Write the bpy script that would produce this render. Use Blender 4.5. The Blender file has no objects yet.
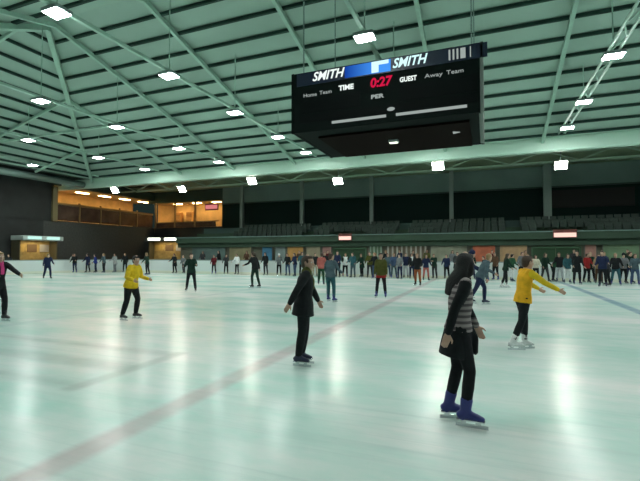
import bpy, bmesh, math, random
from mathutils import Vector, Matrix, Euler
random.seed(7)
R = math.radians
C = bpy.context.scene.collection
sc = bpy.context.scene

# ------------------------------------------------------------------ camera
F_PX = 420.0
YAW, PITCH = R(21.6), R(1.84)
CAM = Vector((0, 0, 1.7))
cam = bpy.data.cameras.new('camera')
cam.sensor_fit = 'HORIZONTAL'; cam.sensor_width = 36.0; cam.lens = 36.0*F_PX/640.0
cam.clip_end = 300
camo = bpy.data.objects.new('camera', cam); C.objects.link(camo)
camo.location = CAM
ROT = Matrix.Rotation(YAW, 3, 'Z') @ Matrix.Rotation(R(90)+PITCH, 3, 'X')
camo.rotation_euler = ROT.to_euler()
sc.camera = camo

def ray(px, py):
    return ROT @ Vector(((px-320.0)/F_PX, -(py-240.5)/F_PX, -1.0))
def ground(px, py, z=0.0):
    d = ray(px, py); t = (z-CAM.z)/d.z
    return CAM + d*t
def onY(px, py, Y):
    d = ray(px, py); t = Y/d.y
    return CAM + d*t

# ------------------------------------------------------------------ materials
MATS = {}
def mat(name, col, rough=0.6, bump=0.0, bscale=60.0, metal=0.0, vary=0.0, spec=0.5, vscale=6.0):
    if name in MATS: return MATS[name]
    m = bpy.data.materials.new(name); m.use_nodes = True
    nt = m.node_tree; b = nt.nodes['Principled BSDF']
    b.inputs['Base Color'].default_value = (*col, 1)
    b.inputs['Roughness'].default_value = rough
    b.inputs['Metallic'].default_value = metal
    b.inputs['Specular IOR Level'].default_value = spec
    if bump or vary:
        tc = nt.nodes.new('ShaderNodeTexCoord')
    if vary:
        n = nt.nodes.new('ShaderNodeTexNoise'); n.inputs['Scale'].default_value = vscale; n.inputs['Detail'].default_value = 4
        nt.links.new(tc.outputs['Object'], n.inputs['Vector'])
        r = nt.nodes.new('ShaderNodeValToRGB')
        r.color_ramp.elements[0].color = (*[c*(1-vary) for c in col], 1); r.color_ramp.elements[0].position = .3
        r.color_ramp.elements[1].color = (*[min(1, c*(1+vary)) for c in col], 1); r.color_ramp.elements[1].position = .7
        nt.links.new(n.outputs['Fac'], r.inputs['Fac']); nt.links.new(r.outputs['Color'], b.inputs['Base Color'])
    if bump:
        n2 = nt.nodes.new('ShaderNodeTexNoise'); n2.inputs['Scale'].default_value = bscale; n2.inputs['Detail'].default_value = 3
        nt.links.new(tc.outputs['Object'], n2.inputs['Vector'])
        bp = nt.nodes.new('ShaderNodeBump'); bp.inputs['Strength'].default_value = bump; bp.inputs['Distance'].default_value = .02
        nt.links.new(n2.outputs['Fac'], bp.inputs['Height']); nt.links.new(bp.outputs['Normal'], b.inputs['Normal'])
    MATS[name] = m
    return m
def emit(name, col, strength):
    if name in MATS: return MATS[name]
    m = bpy.data.materials.new(name); m.use_nodes = True
    nt = m.node_tree; nt.nodes.clear()
    e = nt.nodes.new('ShaderNodeEmission'); e.inputs['Color'].default_value = (*col, 1); e.inputs['Strength'].default_value = strength
    o = nt.nodes.new('ShaderNodeOutputMaterial'); nt.links.new(e.outputs[0], o.inputs[0])
    MATS[name] = m
    return m
def cloth(name, col, rough=0.85):
    return mat('cloth_'+name, col, rough, bump=.5, bscale=14, vary=.18, vscale=9, spec=.2)

# ------------------------------------------------------------------ mesh helpers
def obj(name, bm, m, parent=None, smooth=False, loc=None):
    me = bpy.data.meshes.new(name)
    bmesh.ops.recalc_face_normals(bm, faces=bm.faces)
    bm.to_mesh(me); bm.free()
    ms = m if isinstance(m, (list, tuple)) else [m]
    for x in ms: me.materials.append(x)
    if smooth:
        for p in me.polygons: p.use_smooth = True
    o = bpy.data.objects.new(name, me); C.objects.link(o)
    if parent: o.parent = parent
    if loc is not None: o.location = loc
    return o
def tag(o, label=None, cat=None, group=None, kind=None):
    if label: o['label'] = label
    if cat: o['category'] = cat
    if group: o['group'] = group
    if kind: o['kind'] = kind
    return o
def thing(name, label, cat, loc=(0, 0, 0), rz=0.0, group=None):
    o = bpy.data.objects.new(name, None); C.objects.link(o)
    o.empty_display_size = .1
    o.location = loc; o.rotation_euler = (0, 0, rz)
    return tag(o, label, cat, group)
def struct(name, bm, m, smooth=False):
    o = obj(name, bm, m, None, smooth); o['kind'] = 'structure'
    return o
def box(bm, c, s, mi=0, rot=None, bev=0.0):
    mtx = Matrix.Translation(Vector(c)) @ ((rot.to_4x4()) if rot is not None else Matrix.Identity(4)) @ Matrix.Diagonal((s[0], s[1], s[2], 1))
    r = bmesh.ops.create_cube(bm, size=1.0, matrix=mtx)
    fs = set(f for v in r['verts'] for f in v.link_faces)
    for f in fs: f.material_index = mi
    if bev > 0:
        es = list(set(e for v in r['verts'] for e in v.link_edges))
        rb = bmesh.ops.bevel(bm, geom=es, offset=bev, segments=2, affect='EDGES', profile=.5)
        for f in rb['faces']: f.material_index = mi
def bx(c, s, bev=0.0):
    bm = bmesh.new(); box(bm, c, s, bev=bev); return bm
def cyl(bm, a, b, r, n=8, mi=0):
    a, b = Vector(a), Vector(b); d = b-a
    q = d.to_track_quat('Z', 'Y').to_matrix().to_4x4()
    mtx = Matrix.Translation((a+b)/2) @ q
    res = bmesh.ops.create_cone(bm, cap_ends=True, segments=n, radius1=r, radius2=r, depth=d.length, matrix=mtx)
    for f in set(f for v in res['verts'] for f in v.link_faces): f.material_index = mi
def tubeb(a, b, r, n=8):
    bm = bmesh.new(); cyl(bm, a, b, r, n); return bm
def beam_between(a, b, w, h):
    a, b = Vector(a), Vector(b); d = b-a
    x = d.normalized(); up = Vector((0, 0, 1)); y = up.cross(x).normalized(); z = x.cross(y)
    m = Matrix((x, y, z)).transposed()
    bm = bmesh.new(); box(bm, (a+b)/2, (d.length, w, h), rot=m); return bm
def ellipsoid(bm, c, r, rot=None, seg=12, rings=8):
    mtx = Matrix.Translation(Vector(c)) @ (rot.to_4x4() if rot is not None else Matrix.Identity(4)) @ Matrix.Diagonal((r[0], r[1], r[2], 1))
    bmesh.ops.create_uvsphere(bm, u_segments=seg, v_segments=rings, radius=1, matrix=mtx)
def text_mesh(name, s, size, m, parent, loc, align='CENTER', rot=(R(90), 0, 0), shear=0.0, ext=.006, bold=0.0):
    cu = bpy.data.curves.new(name, 'FONT'); cu.body = s; cu.size = size; cu.align_x = align; cu.align_y = 'CENTER'
    cu.extrude = ext; cu.shear = shear; cu.offset = bold; cu.resolution_u = 3
    t = bpy.data.objects.new(name, cu); C.objects.link(t)
    dg = bpy.context.evaluated_depsgraph_get()
    me = bpy.data.meshes.new_from_object(t.evaluated_get(dg))
    bpy.data.objects.remove(t)
    me.materials.clear(); me.materials.append(m)
    o = bpy.data.objects.new(name, me); C.objects.link(o)
    o.parent = parent; o.location = loc; o.rotation_euler = rot
    return o

# lofted closed tube through points with elliptical rings; used for bodies and clothes
def loft(bm, pts, rad, ref=Vector((0, 1, 0)), n=12, flat=False):
    """pts: Vectors; rad: (ra along cross, rb along ref) per point; rounded ends"""
    pts = [Vector(p) for p in pts]; rad = [(r, r) if isinstance(r, (int, float)) else r for r in rad]
    P, Q = [], []
    t0 = (pts[1]-pts[0]).normalized(); t1 = (pts[-1]-pts[-2]).normalized()
    def cap(p, r, t, sign):
        k = min(r)
        return [(p+t*sign*k*s, (r[0]*c, r[1]*c)) for s, c in ((.55, .8), (.85, .45))]
    st = cap(pts[0], rad[0], t0, -1); en = cap(pts[-1], rad[-1], t1, 1)
    seq = ([] if flat else [st[1], st[0]])+list(zip(pts, rad))+[en[0], en[1]]
    rings = []
    for i, (p, r) in enumerate(seq):
        a = seq[max(0, i-1)][0]; b = seq[min(len(seq)-1, i+1)][0]
        t = (b-a).normalized()
        rr = ref - t*ref.dot(t)
        if rr.length < 1e-3: rr = Vector((1, 0, 0)) - t*t.x
        rr.normalize(); cr = rr.cross(t)
        rings.append([bm.verts.new(p + cr*(r[0]*math.cos(2*math.pi*k/n)) + rr*(r[1]*math.sin(2*math.pi*k/n))) for k in range(n)])
    for i in range(len(rings)-1):
        for k in range(n):
            bm.faces.new((rings[i][k], rings[i][(k+1) % n], rings[i+1][(k+1) % n], rings[i+1][k]))
    bm.faces.new(rings[0][::-1]); bm.faces.new(rings[-1])

def fuse(name, bm, voxel, m, parent, smooth=3, arm_test=None):
    """union of overlapping closed pieces into one continuous skin"""
    bmesh.ops.recalc_face_normals(bm, faces=bm.faces)
    me = bpy.data.meshes.new(name+'_src'); bm.to_mesh(me); bm.free()
    o = bpy.data.objects.new(name+'_src', me); C.objects.link(o)
    md = o.modifiers.new('r', 'REMESH'); md.mode = 'VOXEL'; md.voxel_size = voxel; md.adaptivity = 0
    dg = bpy.context.evaluated_depsgraph_get()
    res = bpy.data.meshes.new_from_object(o.evaluated_get(dg))
    bpy.data.objects.remove(o); bpy.data.meshes.remove(me)
    res.materials.clear()
    for x in (m if isinstance(m, (list, tuple)) else [m]): res.materials.append(x)
    b2 = bmesh.new(); b2.from_mesh(res)
    for _ in range(smooth):
        bmesh.ops.smooth_vert(b2, verts=b2.verts, factor=.5, use_axis_x=True, use_axis_y=True, use_axis_z=True)
    if arm_test:
        for f in b2.faces:
            f.material_index = 1 if arm_test(f.calc_center_median()) else 0
    b2.to_mesh(res); b2.free()
    for p in res.polygons: p.use_smooth = True
    res.name = name
    ob = bpy.data.objects.new(name, res); C.objects.link(ob); ob.parent = parent
    return ob

# ------------------------------------------------------------------ people
SKIN = mat('skin', (.50, .31, .23), .5, vary=.08, vscale=20)
SKIN2 = mat('skin_tan', (.36, .21, .14), .5, vary=.08, vscale=20)
EYEW = mat('eye_white', (.75, .75, .72), .2)
STEEL = mat('blade_steel', (.55, .58, .6), .25, metal=1.0)
HAIRS = {'dark': mat('hair_dark', (.012, .011, .012), .75, bump=.6, bscale=70),
         'brown': mat('hair_brown', (.05, .030, .018), .7, bump=.6, bscale=70),
         'fair': mat('hair_fair', (.26, .16, .07), .5, bump=.6, bscale=70)}

PLACED = []
def on_ice(x, y, m=.45):
    if not (XL+m < x < XR-m and YN < y < YF-m): return False
    r = RAD-m
    for cx in (XL+RAD, XR-RAD):
        cy = YF-RAD
        if y > cy and ((x < cx) if cx < 0 else (x > cx)): return math.hypot(x-cx, y-cy) < r
    return True
def place_on_ice(px, fy):
    g = ground(px, fy)
    if g.y < 0 or g.length > 60: g = CAM + (g-CAM).normalized()*50
    d = Vector((g.x, g.y)); u = d.normalized()
    free = lambda q: all((q-o).length > .78 for o in PLACED)
    for k in range(200):
        for sg in ((-1, 1) if k else (1,)):
            q = d + u*(.15*k*sg)
            if on_ice(q.x, q.y) and free(q):
                PLACED.append(q); return q.x, q.y
    return d.x, d.y
XL, XR, YN, YF, RAD = -36.5, 27.0, -1.3, 30.0, 7.0            # the rink
def leg_dir(f, a, side):
    return Vector((math.sin(f)*math.cos(a), side*math.sin(a), -math.cos(f)*math.cos(a)))

def person(label, px, fy, face, height=1.66, top='black', trousers='black', boots='navy', hair='dark', hairstyle='short',
           lean=5, legs=((8, 4, 12), (-5, 4, 10)), arms=((10, 15, 20), (10, 15, 20)), turn=0, nod=0, coat=0.0, detail=0,
           sleeve=None, hat=None, scarf=None, skin=SKIN, group=None, z=0.0, X=None, Y=None, toes=(8, 8), skates=True, bag=None,
           gloves=None, tied=None, twist=0, bulk=1.1, skirt_r=1.0):
    """face: heading in degrees from +X (world); legs: (flex, abduction, knee) left,right; arms: (flex, abduction, elbow)"""
    if X is None:
        X, Y = place_on_ice(px, fy)
    root = thing('person', label, 'person', (X, Y, z), R(face), group)
    s = height/1.68
    vb = {2: .0085, 1: .015, 0: .022}[detail]      # skin resolution
    vc = {2: .013, 1: .018, 0: .024}[detail]
    # --- joints
    base = Vector((0, 0, 0))
    L = R(lean)
    up = Vector((math.sin(L), 0, math.cos(L))); fwd = Vector((math.cos(L), 0, -math.sin(L))); lat = Vector((0, 1, 0))
    tw = Matrix.Rotation(R(twist), 3, 'Z')
    latS = tw @ lat
    hipj, knee, ankle, toe = {}, {}, {}, {}
    for i, sd in enumerate((1, -1)):
        f, a, k = [R(v) for v in legs[i]]
        hipj[sd] = base + lat*(.088*sd)
        d1 = leg_dir(f, a, sd); d2 = leg_dir(f-k, a*.8, sd)
        knee[sd] = hipj[sd] + d1*.41
        ankle[sd] = knee[sd] + d2*.40
        ty = R(toes[i])*sd
        toe[sd] = Vector((math.cos(ty), math.sin(ty), 0))
    low = min(ankle[1].z, ankle[-1].z)
    drop = -low + (.155 if skates else .085)/s
    off = Vector((0, 0, drop))
    # keep the figure over its feet
    fx = (ankle[1].x+ankle[-1].x)/2; fyv = (ankle[1].y+ankle[-1].y)/2
    off.x = -fx; off.y = -fyv
    for dct in (hipj, knee, ankle):
        for sd in dct: dct[sd] = (dct[sd]+off)*s
    P = off*s
    sp = lambda h, x=0.0: P + (up*h + fwd*x)*s
    chest = sp(.40); shz = sp(.49)
    sho, elb, wri, hdir = {}, {}, {}, {}
    for i, sd in enumerate((1, -1)):
        f, a, e = [R(v) for v in arms[i][:3]]
        a2 = R(arms[i][3]) if len(arms[i]) > 3 else a*.6
        sho[sd] = shz + latS*(.172*sd*s)
        d1 = leg_dir(f, a, sd); d2 = leg_dir(f+e, a2, sd)
        elb[sd] = sho[sd] + d1*.285*s; wri[sd] = elb[sd] + d2*.245*s; hdir[sd] = d2
    neck = sp(.53); headc = sp(.665, .025) + Vector((0, 0, .01*s))
    HR = Matrix.Rotation(R(turn), 3, 'Z') @ Matrix.Rotation(R(nod)+L*.3, 3, 'Y')
    hp = lambda x, y, zz: headc + (HR @ Vector((x, y, zz)))*s
    # --- body: one continuous skin
    bm = bmesh.new()
    loft(bm, [sp(-.06), sp(.02), sp(.16), sp(.33), sp(.45), sp(.51)],
         [(.09*s, .13*s), (.10*s, .145*s), (.08*s, .12*s), (.095*s, .14*s), (.085*s, .155*s), (.05*s, .09*s)], latS)
    loft(bm, [sp(.47), neck, headc+(HR @ Vector((-.015, 0, -.05)))*s], [.06*s, .052*s, .054*s], lat)
    hs = [(-.112, .028, .026, .058), (-.092, .058, .046, .040), (-.05, .082, .063, .016), (0, .094, .072, .002), (.05, .097, .076, -.006), (.088, .076, .06, -.01), (.11, .04, .033, -.012)]
    loft(bm, [hp(x, 0, zz) for zz, a, b, x in hs], [(a*s, b*s) for zz, a, b, x in hs], HR @ lat)
    loft(bm, [hp(.088, 0, .018), hp(.104, 0, -.012), hp(.108, 0, -.028)], [.009*s, .012*s, .015*s], HR @ lat, 8)
    if detail:
        loft(bm, [hp(.088, -.018, -.062), hp(.092, 0, -.06), hp(.088, .018, -.062)], [.009*s]*3, Vector((0, 0, 1)), 6)     # lips
        for sd in (1, -1):
            loft(bm, [hp(.082, .016*sd, .034), hp(.084, .034*sd, .036), hp(.074, .05*sd, .03)], [.009*s]*3, Vector((0, 0, 1)), 6)   # brow
            loft(bm, [hp(-.004, .072*sd, -.03), hp(-.008, .08*sd, .0), hp(-.006, .08*sd, .026)], [(.013*s, .007*s), (.02*s, .009*s), (.015*s, .008*s)], HR @ lat, 8)
    for sd in (1, -1):
        loft(bm, [hipj[sd]+Vector((0, 0, .03)), (hipj[sd]+knee[sd])/2, knee[sd], knee[sd]*.65+ankle[sd]*.35, ankle[sd]], [.08*s, .068*s, .048*s, .05*s, .034*s], lat)
        loft(bm, [ankle[sd]-Vector((0, 0, .03*s)), ankle[sd]+toe[sd]*.12*s-Vector((0, 0, .045*s))], [(.028*s, .03*s), (.02*s, .032*s)], lat)
        loft(bm, [sho[sd]-latS*(.03*sd*s), (sho[sd]+elb[sd])/2, elb[sd], elb[sd]*.6+wri[sd]*.4, wri[sd]], [.046*s, .042*s, .033*s, .035*s, .025*s], lat)
        # hand: palm, four fingers, thumb from the side of the palm
        d = hdir[sd].normalized(); n = lat*(-sd)                    # palm faces the body
        n = (n - d*n.dot(d)).normalized(); l = d.cross(n).normalized()*(1 if sd > 0 else -1)
        if l.x < 0: l = -l                                             # thumb side forward
        w = wri[sd]; pe = w + d*.085*s
        loft(bm, [w-d*.01*s, w+d*.035*s, pe], [(.026*s, .016*s), (.038*s, .016*s), (.040*s, .014*s)], n)
        rf = .0092*s if detail == 2 else .012*s
        for q, ln in ((-.03, .062), (-.0105, .074), (.0095, .080), (.029, .072)):
            p0 = pe + l*q*s - d*.012*s
            d1 = (d + n*.22).normalized(); d2 = (d + n*.7).normalized(); d3 = (d*.8+n*1.0).normalized()
            p1 = p0 + d1*ln*.5*s; p2 = p1 + d2*ln*.35*s; p3 = p2+d3*ln*.25*s
            loft(bm, [p0, p1, p2, p3], [rf, rf*.95, rf*.88, rf*.78], l, 7)
        t0 = w + d*.03*s + l*.028*s
        loft(bm, [t0, t0+(d*.6+l*.7).normalized()*.038*s, t0+(d*.6+l*.7).normalized()*.038*s+(d*.9+l*.2+n*.3).normalized()*.034*s], [.014*s, .011*s, .0095*s], n, 7)
    fuse('body', bm, vb, skin, root, 2 if detail else 1)
    if detail == 2:
        for sd in (1, -1):
            e = bmesh.new(); ellipsoid(e, hp(.079, .031*sd, .012), (.013*s,)*3)
            eo = obj('eye', e, EYEW, root, True)
            e = bmesh.new(); ellipsoid(e, hp(.089, .031*sd, .011), (.0052*s,)*3, seg=8, rings=6)
            obj('iris', e, HAIRS['dark'], eo, True)
    # --- hair
    hm = HAIRS[hair]
    bm = bmesh.new()
    ellipsoid(bm, hp(-.022, 0, .032), (.100*s, .086*s, .096*s), HR, 16, 12)
    ellipsoid(bm, hp(-.055, 0, -.02), (.062*s, .074*s, .085*s), HR, 14, 10)
    ellipsoid(bm, hp(.03, 0, .088), (.062*s, .062*s, .035*s), HR, 12, 8)
    if hairstyle == 'long':
        loft(bm, [hp(-.06, 0, .0), hp(-.085, 0, -.08), sp(.47, -.10), sp(.36, -.125)], [(.05*s, .078*s), (.045*s, .085*s), (.035*s, .085*s), (.02*s, .055*s)], HR @ lat)
        for sd in (1, -1):
            loft(bm, [hp(.0, .07*sd, .02), hp(-.02, .082*sd, -.08), sp(.47, -.06)+latS*.085*sd*s], [.028*s, .03*s, .02*s], HR @ lat)
    elif hairstyle == 'pony':
        loft(bm, [hp(-.09, 0, .06), hp(-.14, 0, .04), hp(-.16, 0, -.05), hp(-.145, 0, -.15)], [.024*s, .034*s, .034*s, .014*s], HR @ lat)
    elif hairstyle == 'bun':
        ellipsoid(bm, hp(-.10, 0, .085), (.045*s,)*3)
    fuse('hair', bm, vb*1.2, hm, root, 1)
    if hat:
        bm = bmesh.new()
        ellipsoid(bm, hp(-.012, 0, .062), (.112*s, .096*s, .092*s), HR, 16, 12)
        loft(bm, [hp(-.01, 0, .035), hp(-.01, 0, .07)], [(.114*s, .098*s)]*2, HR @ lat, 16)
        ellipsoid(bm, hp(-.02, 0, .165), (.028*s,)*3)
        fuse('woolly_hat', bm, vb*1.2, cloth(hat, COL[hat]), root, 1)
    # --- trousers
    bm = bmesh.new()
    b = bulk
    loft(bm, [sp(-.08), sp(.0), sp(.10)], [(.105*s*b, .15*s*b), (.115*s*b, .165*s*b), (.10*s*b, .145*s*b)], lat)
    for sd in (1, -1):
        sh = (ankle[sd]-knee[sd]).normalized()
        loft(bm, [hipj[sd]+Vector((0, 0, .02*s)), hipj[sd]*.5+knee[sd]*.5, knee[sd], knee[sd]*.6+ankle[sd]*.4, ankle[sd]-sh*.03*s],
             [(.095*s*b, .092*s*b), (.082*s*b, .08*s*b), .062*s*b, .062*s*b, .05*s*b], lat)
    fuse('trousers', bm, vc, cloth(trousers, COL[trousers]), root, 2)
    # --- top
    bm = bmesh.new()
    hem = -.075 if not tied else .0
    if coat:
        loft(bm, [sp(-coat), sp(-coat*.5), sp(.02), sp(.14)], [(.16*s*b*skirt_r, .205*s*b*skirt_r), (.145*s*b*skirt_r, .19*s*b*skirt_r), (.128*s*b, .17*s*b), (.11*s*b, .15*s*b)], lat, 16, True)
    loft(bm, [sp(hem), sp(.03), sp(.15), sp(.30), sp(.42), sp(.485), sp(.525)],
         [(.146*s*b, .182*s*b), (.136*s*b, .174*s*b), (.110*s*b, .15*s*b), (.122*s*b, .162*s*b), (.108*s*b, .18*s*b), (.08*s*b, .145*s*b), (.062*s, .075*s)], latS, 16, True)
    for sd in (1, -1):
        fd = (wri[sd]-elb[sd]).normalized()
        loft(bm, [sho[sd]-latS*(.03*sd*s), sho[sd]*.7+elb[sd]*.3, elb[sd], elb[sd]*.5+wri[sd]*.5, wri[sd]-fd*.01*s],
             [.066*s*b, .06*s*b, .05*s*b, .047*s*b, .038*s*b], lat)
    test = None; tm = TOPMAT[top] if top in TOPMAT else cloth(top, COL[top])
    if sleeve:
        tm = [tm, cloth(sleeve, COL[sleeve])]
        def test(c):
            for sd in (1, -1):
                for a, bb in ((sho[sd]+(elb[sd]-sho[sd])*.15, elb[sd]), (elb[sd], wri[sd])):
                    ab = bb-a; t = max(0, min(1, (c-a).dot(ab)/ab.length_squared))
                    if (c-(a+ab*t)).length < .072*s*b and abs((c-P).dot(latS)) > .125*s and not (c.z < P.z+.1*s and abs((c-P).dot(latS)) < .2*s): return True
            return False
    fuse('coat' if coat else 'jumper', bm, vc, tm, root, 2, test)
    if tied:
        bm = bmesh.new()
        loft(bm, [sp(-.27, -.02), sp(-.15, -.01), sp(-.02), sp(.06)], [(.16*s, .185*s), (.155*s, .182*s), (.142*s, .172*s), (.125*s, .16*s)], lat, 16, True)
        for sd in (1, -1):
            loft(bm, [sp(.03, .12)+lat*.03*sd, sp(-.06, .165)+lat*.05*sd, sp(-.2, .17)+lat*.07*sd], [.035*s, .035*s, .03*s], lat)
        fuse('jacket_tied_at_waist', bm, vc, cloth(tied, COL[tied]), root, 2)
    if scarf:
        bm = bmesh.new()
        loft(bm, [sp(.50, .01), sp(.535, .015), sp(.565, .02)], [(.085*s, .10*s), (.09*s, .10*s), (.078*s, .085*s)], lat, 16)
        loft(bm, [sp(.52, .07)+lat*.03, sp(.40, .135)+lat*.035, sp(.27, .14)+lat*.04], [(.022*s, .045*s)]*3, lat)
        fuse('scarf', bm, vc, cloth(scarf, COL[scarf]), root, 1)
    if gloves:
        for sd in (1, -1):
            bm = bmesh.new(); d = hdir[sd].normalized(); w = wri[sd]
            loft(bm, [w-d*.03*s, w+d*.05*s, w+d*.12*s, w+d*.165*s], [(.034*s, .034*s), (.028*s, .046*s), (.026*s, .046*s), (.018*s, .03*s)], Vector((1, 0, 0)))
            fuse('glove', bm, vc, cloth(gloves, COL[gloves]), root, 1)
    # --- skates
    bmx = mat('boot_'+boots, COL[boots], .45, vary=.1)
    for sd in (1, -1):
        a = ankle[sd]; t = toe[sd]; u = Vector((0, 0, 1)); sdv = u.cross(t)
        sh = (knee[sd]-ankle[sd]).normalized()
        bm = bmesh.new()
        sole = a - u*.075*s
        loft(bm, [sole+u*.02*s-t*.03*s, a, a+sh*.07*s, a+sh*.12*s], [(.05*s, .045*s), (.055*s, .048*s), (.058*s, .054*s), (.062*s, .058*s)], sdv)
        loft(bm, [sole-t*.055*s+u*.038*s, sole+t*.03*s+u*.045*s, sole+t*.11*s+u*.03*s, sole+t*.165*s+u*.02*s], [(.04*s, .038*s), (.048*s, .042*s), (.034*s, .046*s), (.022*s, .036*s)], sdv)
        rotm = Matrix((t, sdv, u)).transposed()
        sk = fuse('skate' if skates else 'shoe', bm, vc*.9, bmx, root, 1)
        if skates:
            bl = bmesh.new()
            box(bl, sole+t*.05*s-u*.004, (.27*s, .062*s, .016), rot=rotm, bev=.004)
            box(bl, sole+t*.12*s-u*.025*s, (.05*s, .02*s, .04*s), rot=rotm)
            box(bl, sole-t*.02*s-u*.025*s, (.05*s, .02*s, .04*s), rot=rotm)
            box(bl, sole+t*.06*s-u*.061*s, (.31*s, .006, .034*s), rot=rotm)
            obj('blade', bl, STEEL, sk)
    return root

COL = {
 'black': (.012, .014, .016), 'charcoal': (.035, .038, .042), 'grey': (.16, .17, .18), 'pale_grey': (.42, .44, .46), 'white': (.72, .74, .74),
 'navy': (.015, .022, .06), 'blue': (.03, .05, .26), 'violet_blue': (.022, .03, .19), 'denim': (.05, .085, .16), 'teal': (.03, .10, .12), 'slate': (.07, .11, .13),
 'olive': (.08, .085, .02), 'green': (.02, .07, .035), 'dark_green': (.010, .03, .02), 'red': (.28, .02, .02), 'maroon': (.10, .014, .018), 'pink': (.60, .06, .22),
 'salmon': (.45, .13, .11), 'yellow': (.70, .48, .02), 'amber': (.78, .40, .02), 'tan': (.30, .20, .11), 'brown': (.09, .05, .03), 'beige': (.46, .38, .28), 'lilac': (.28, .24, .42),
 'rust': (.30, .09, .03), 'cream': (.62, .58, .46)}
def striped():
    m = bpy.data.materials.new('grey_striped_knit'); m.use_nodes = True; nt = m.node_tree; b = nt.nodes['Principled BSDF']
    tc = nt.nodes.new('ShaderNodeTexCoord'); w = nt.nodes.new('ShaderNodeTexWave'); w.bands_direction = 'Z'; w.inputs['Scale'].default_value = 5.5; w.inputs['Distortion'].default_value = .3
    r = nt.nodes.new('ShaderNodeValToRGB'); r.color_ramp.elements[0].color = (.10, .085, .09, 1); r.color_ramp.elements[1].color = (.30, .26, .26, 1)
    r.color_ramp.elements[0].position = .35; r.color_ramp.elements[1].position = .6
    nt.links.new(tc.outputs['Object'], w.inputs['Vector']); nt.links.new(w.outputs['Fac'], r.inputs['Fac']); nt.links.new(r.outputs['Color'], b.inputs['Base Color'])
    b.inputs['Roughness'].default_value = .9; b.inputs['Specular IOR Level'].default_value = .2
    return m
TOPMAT = {'striped': striped()}

# ------------------------------------------------------------------ the ice hall
EAVE_Y, EAVE_Z, SLOPE, HIPX = 30.0, 8.9, .257, -36.0
def roof_z(Y): return EAVE_Z + SLOPE*(EAVE_Y-Y) + .1
RIDGE_Y = 14.0; FRONT_Y = -2.0; HIPR = 29.0

def rink_path(off=0.0, n=14):
    x0, x1, y0, y1 = XL-off, XR+off, YN-off, YF+off; r = RAD+off
    pts = []
    for cx, cy, a0 in ((x1-r, y1-r, 0), (x0+r, y1-r, 90), (x0+r, y0+r, 180), (x1-r, y0+r, 270)):
        for k in range(n+1):
            a = R(a0+90*k/n); pts.append((cx+r*math.cos(a), cy+r*math.sin(a)))
    return pts

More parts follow.
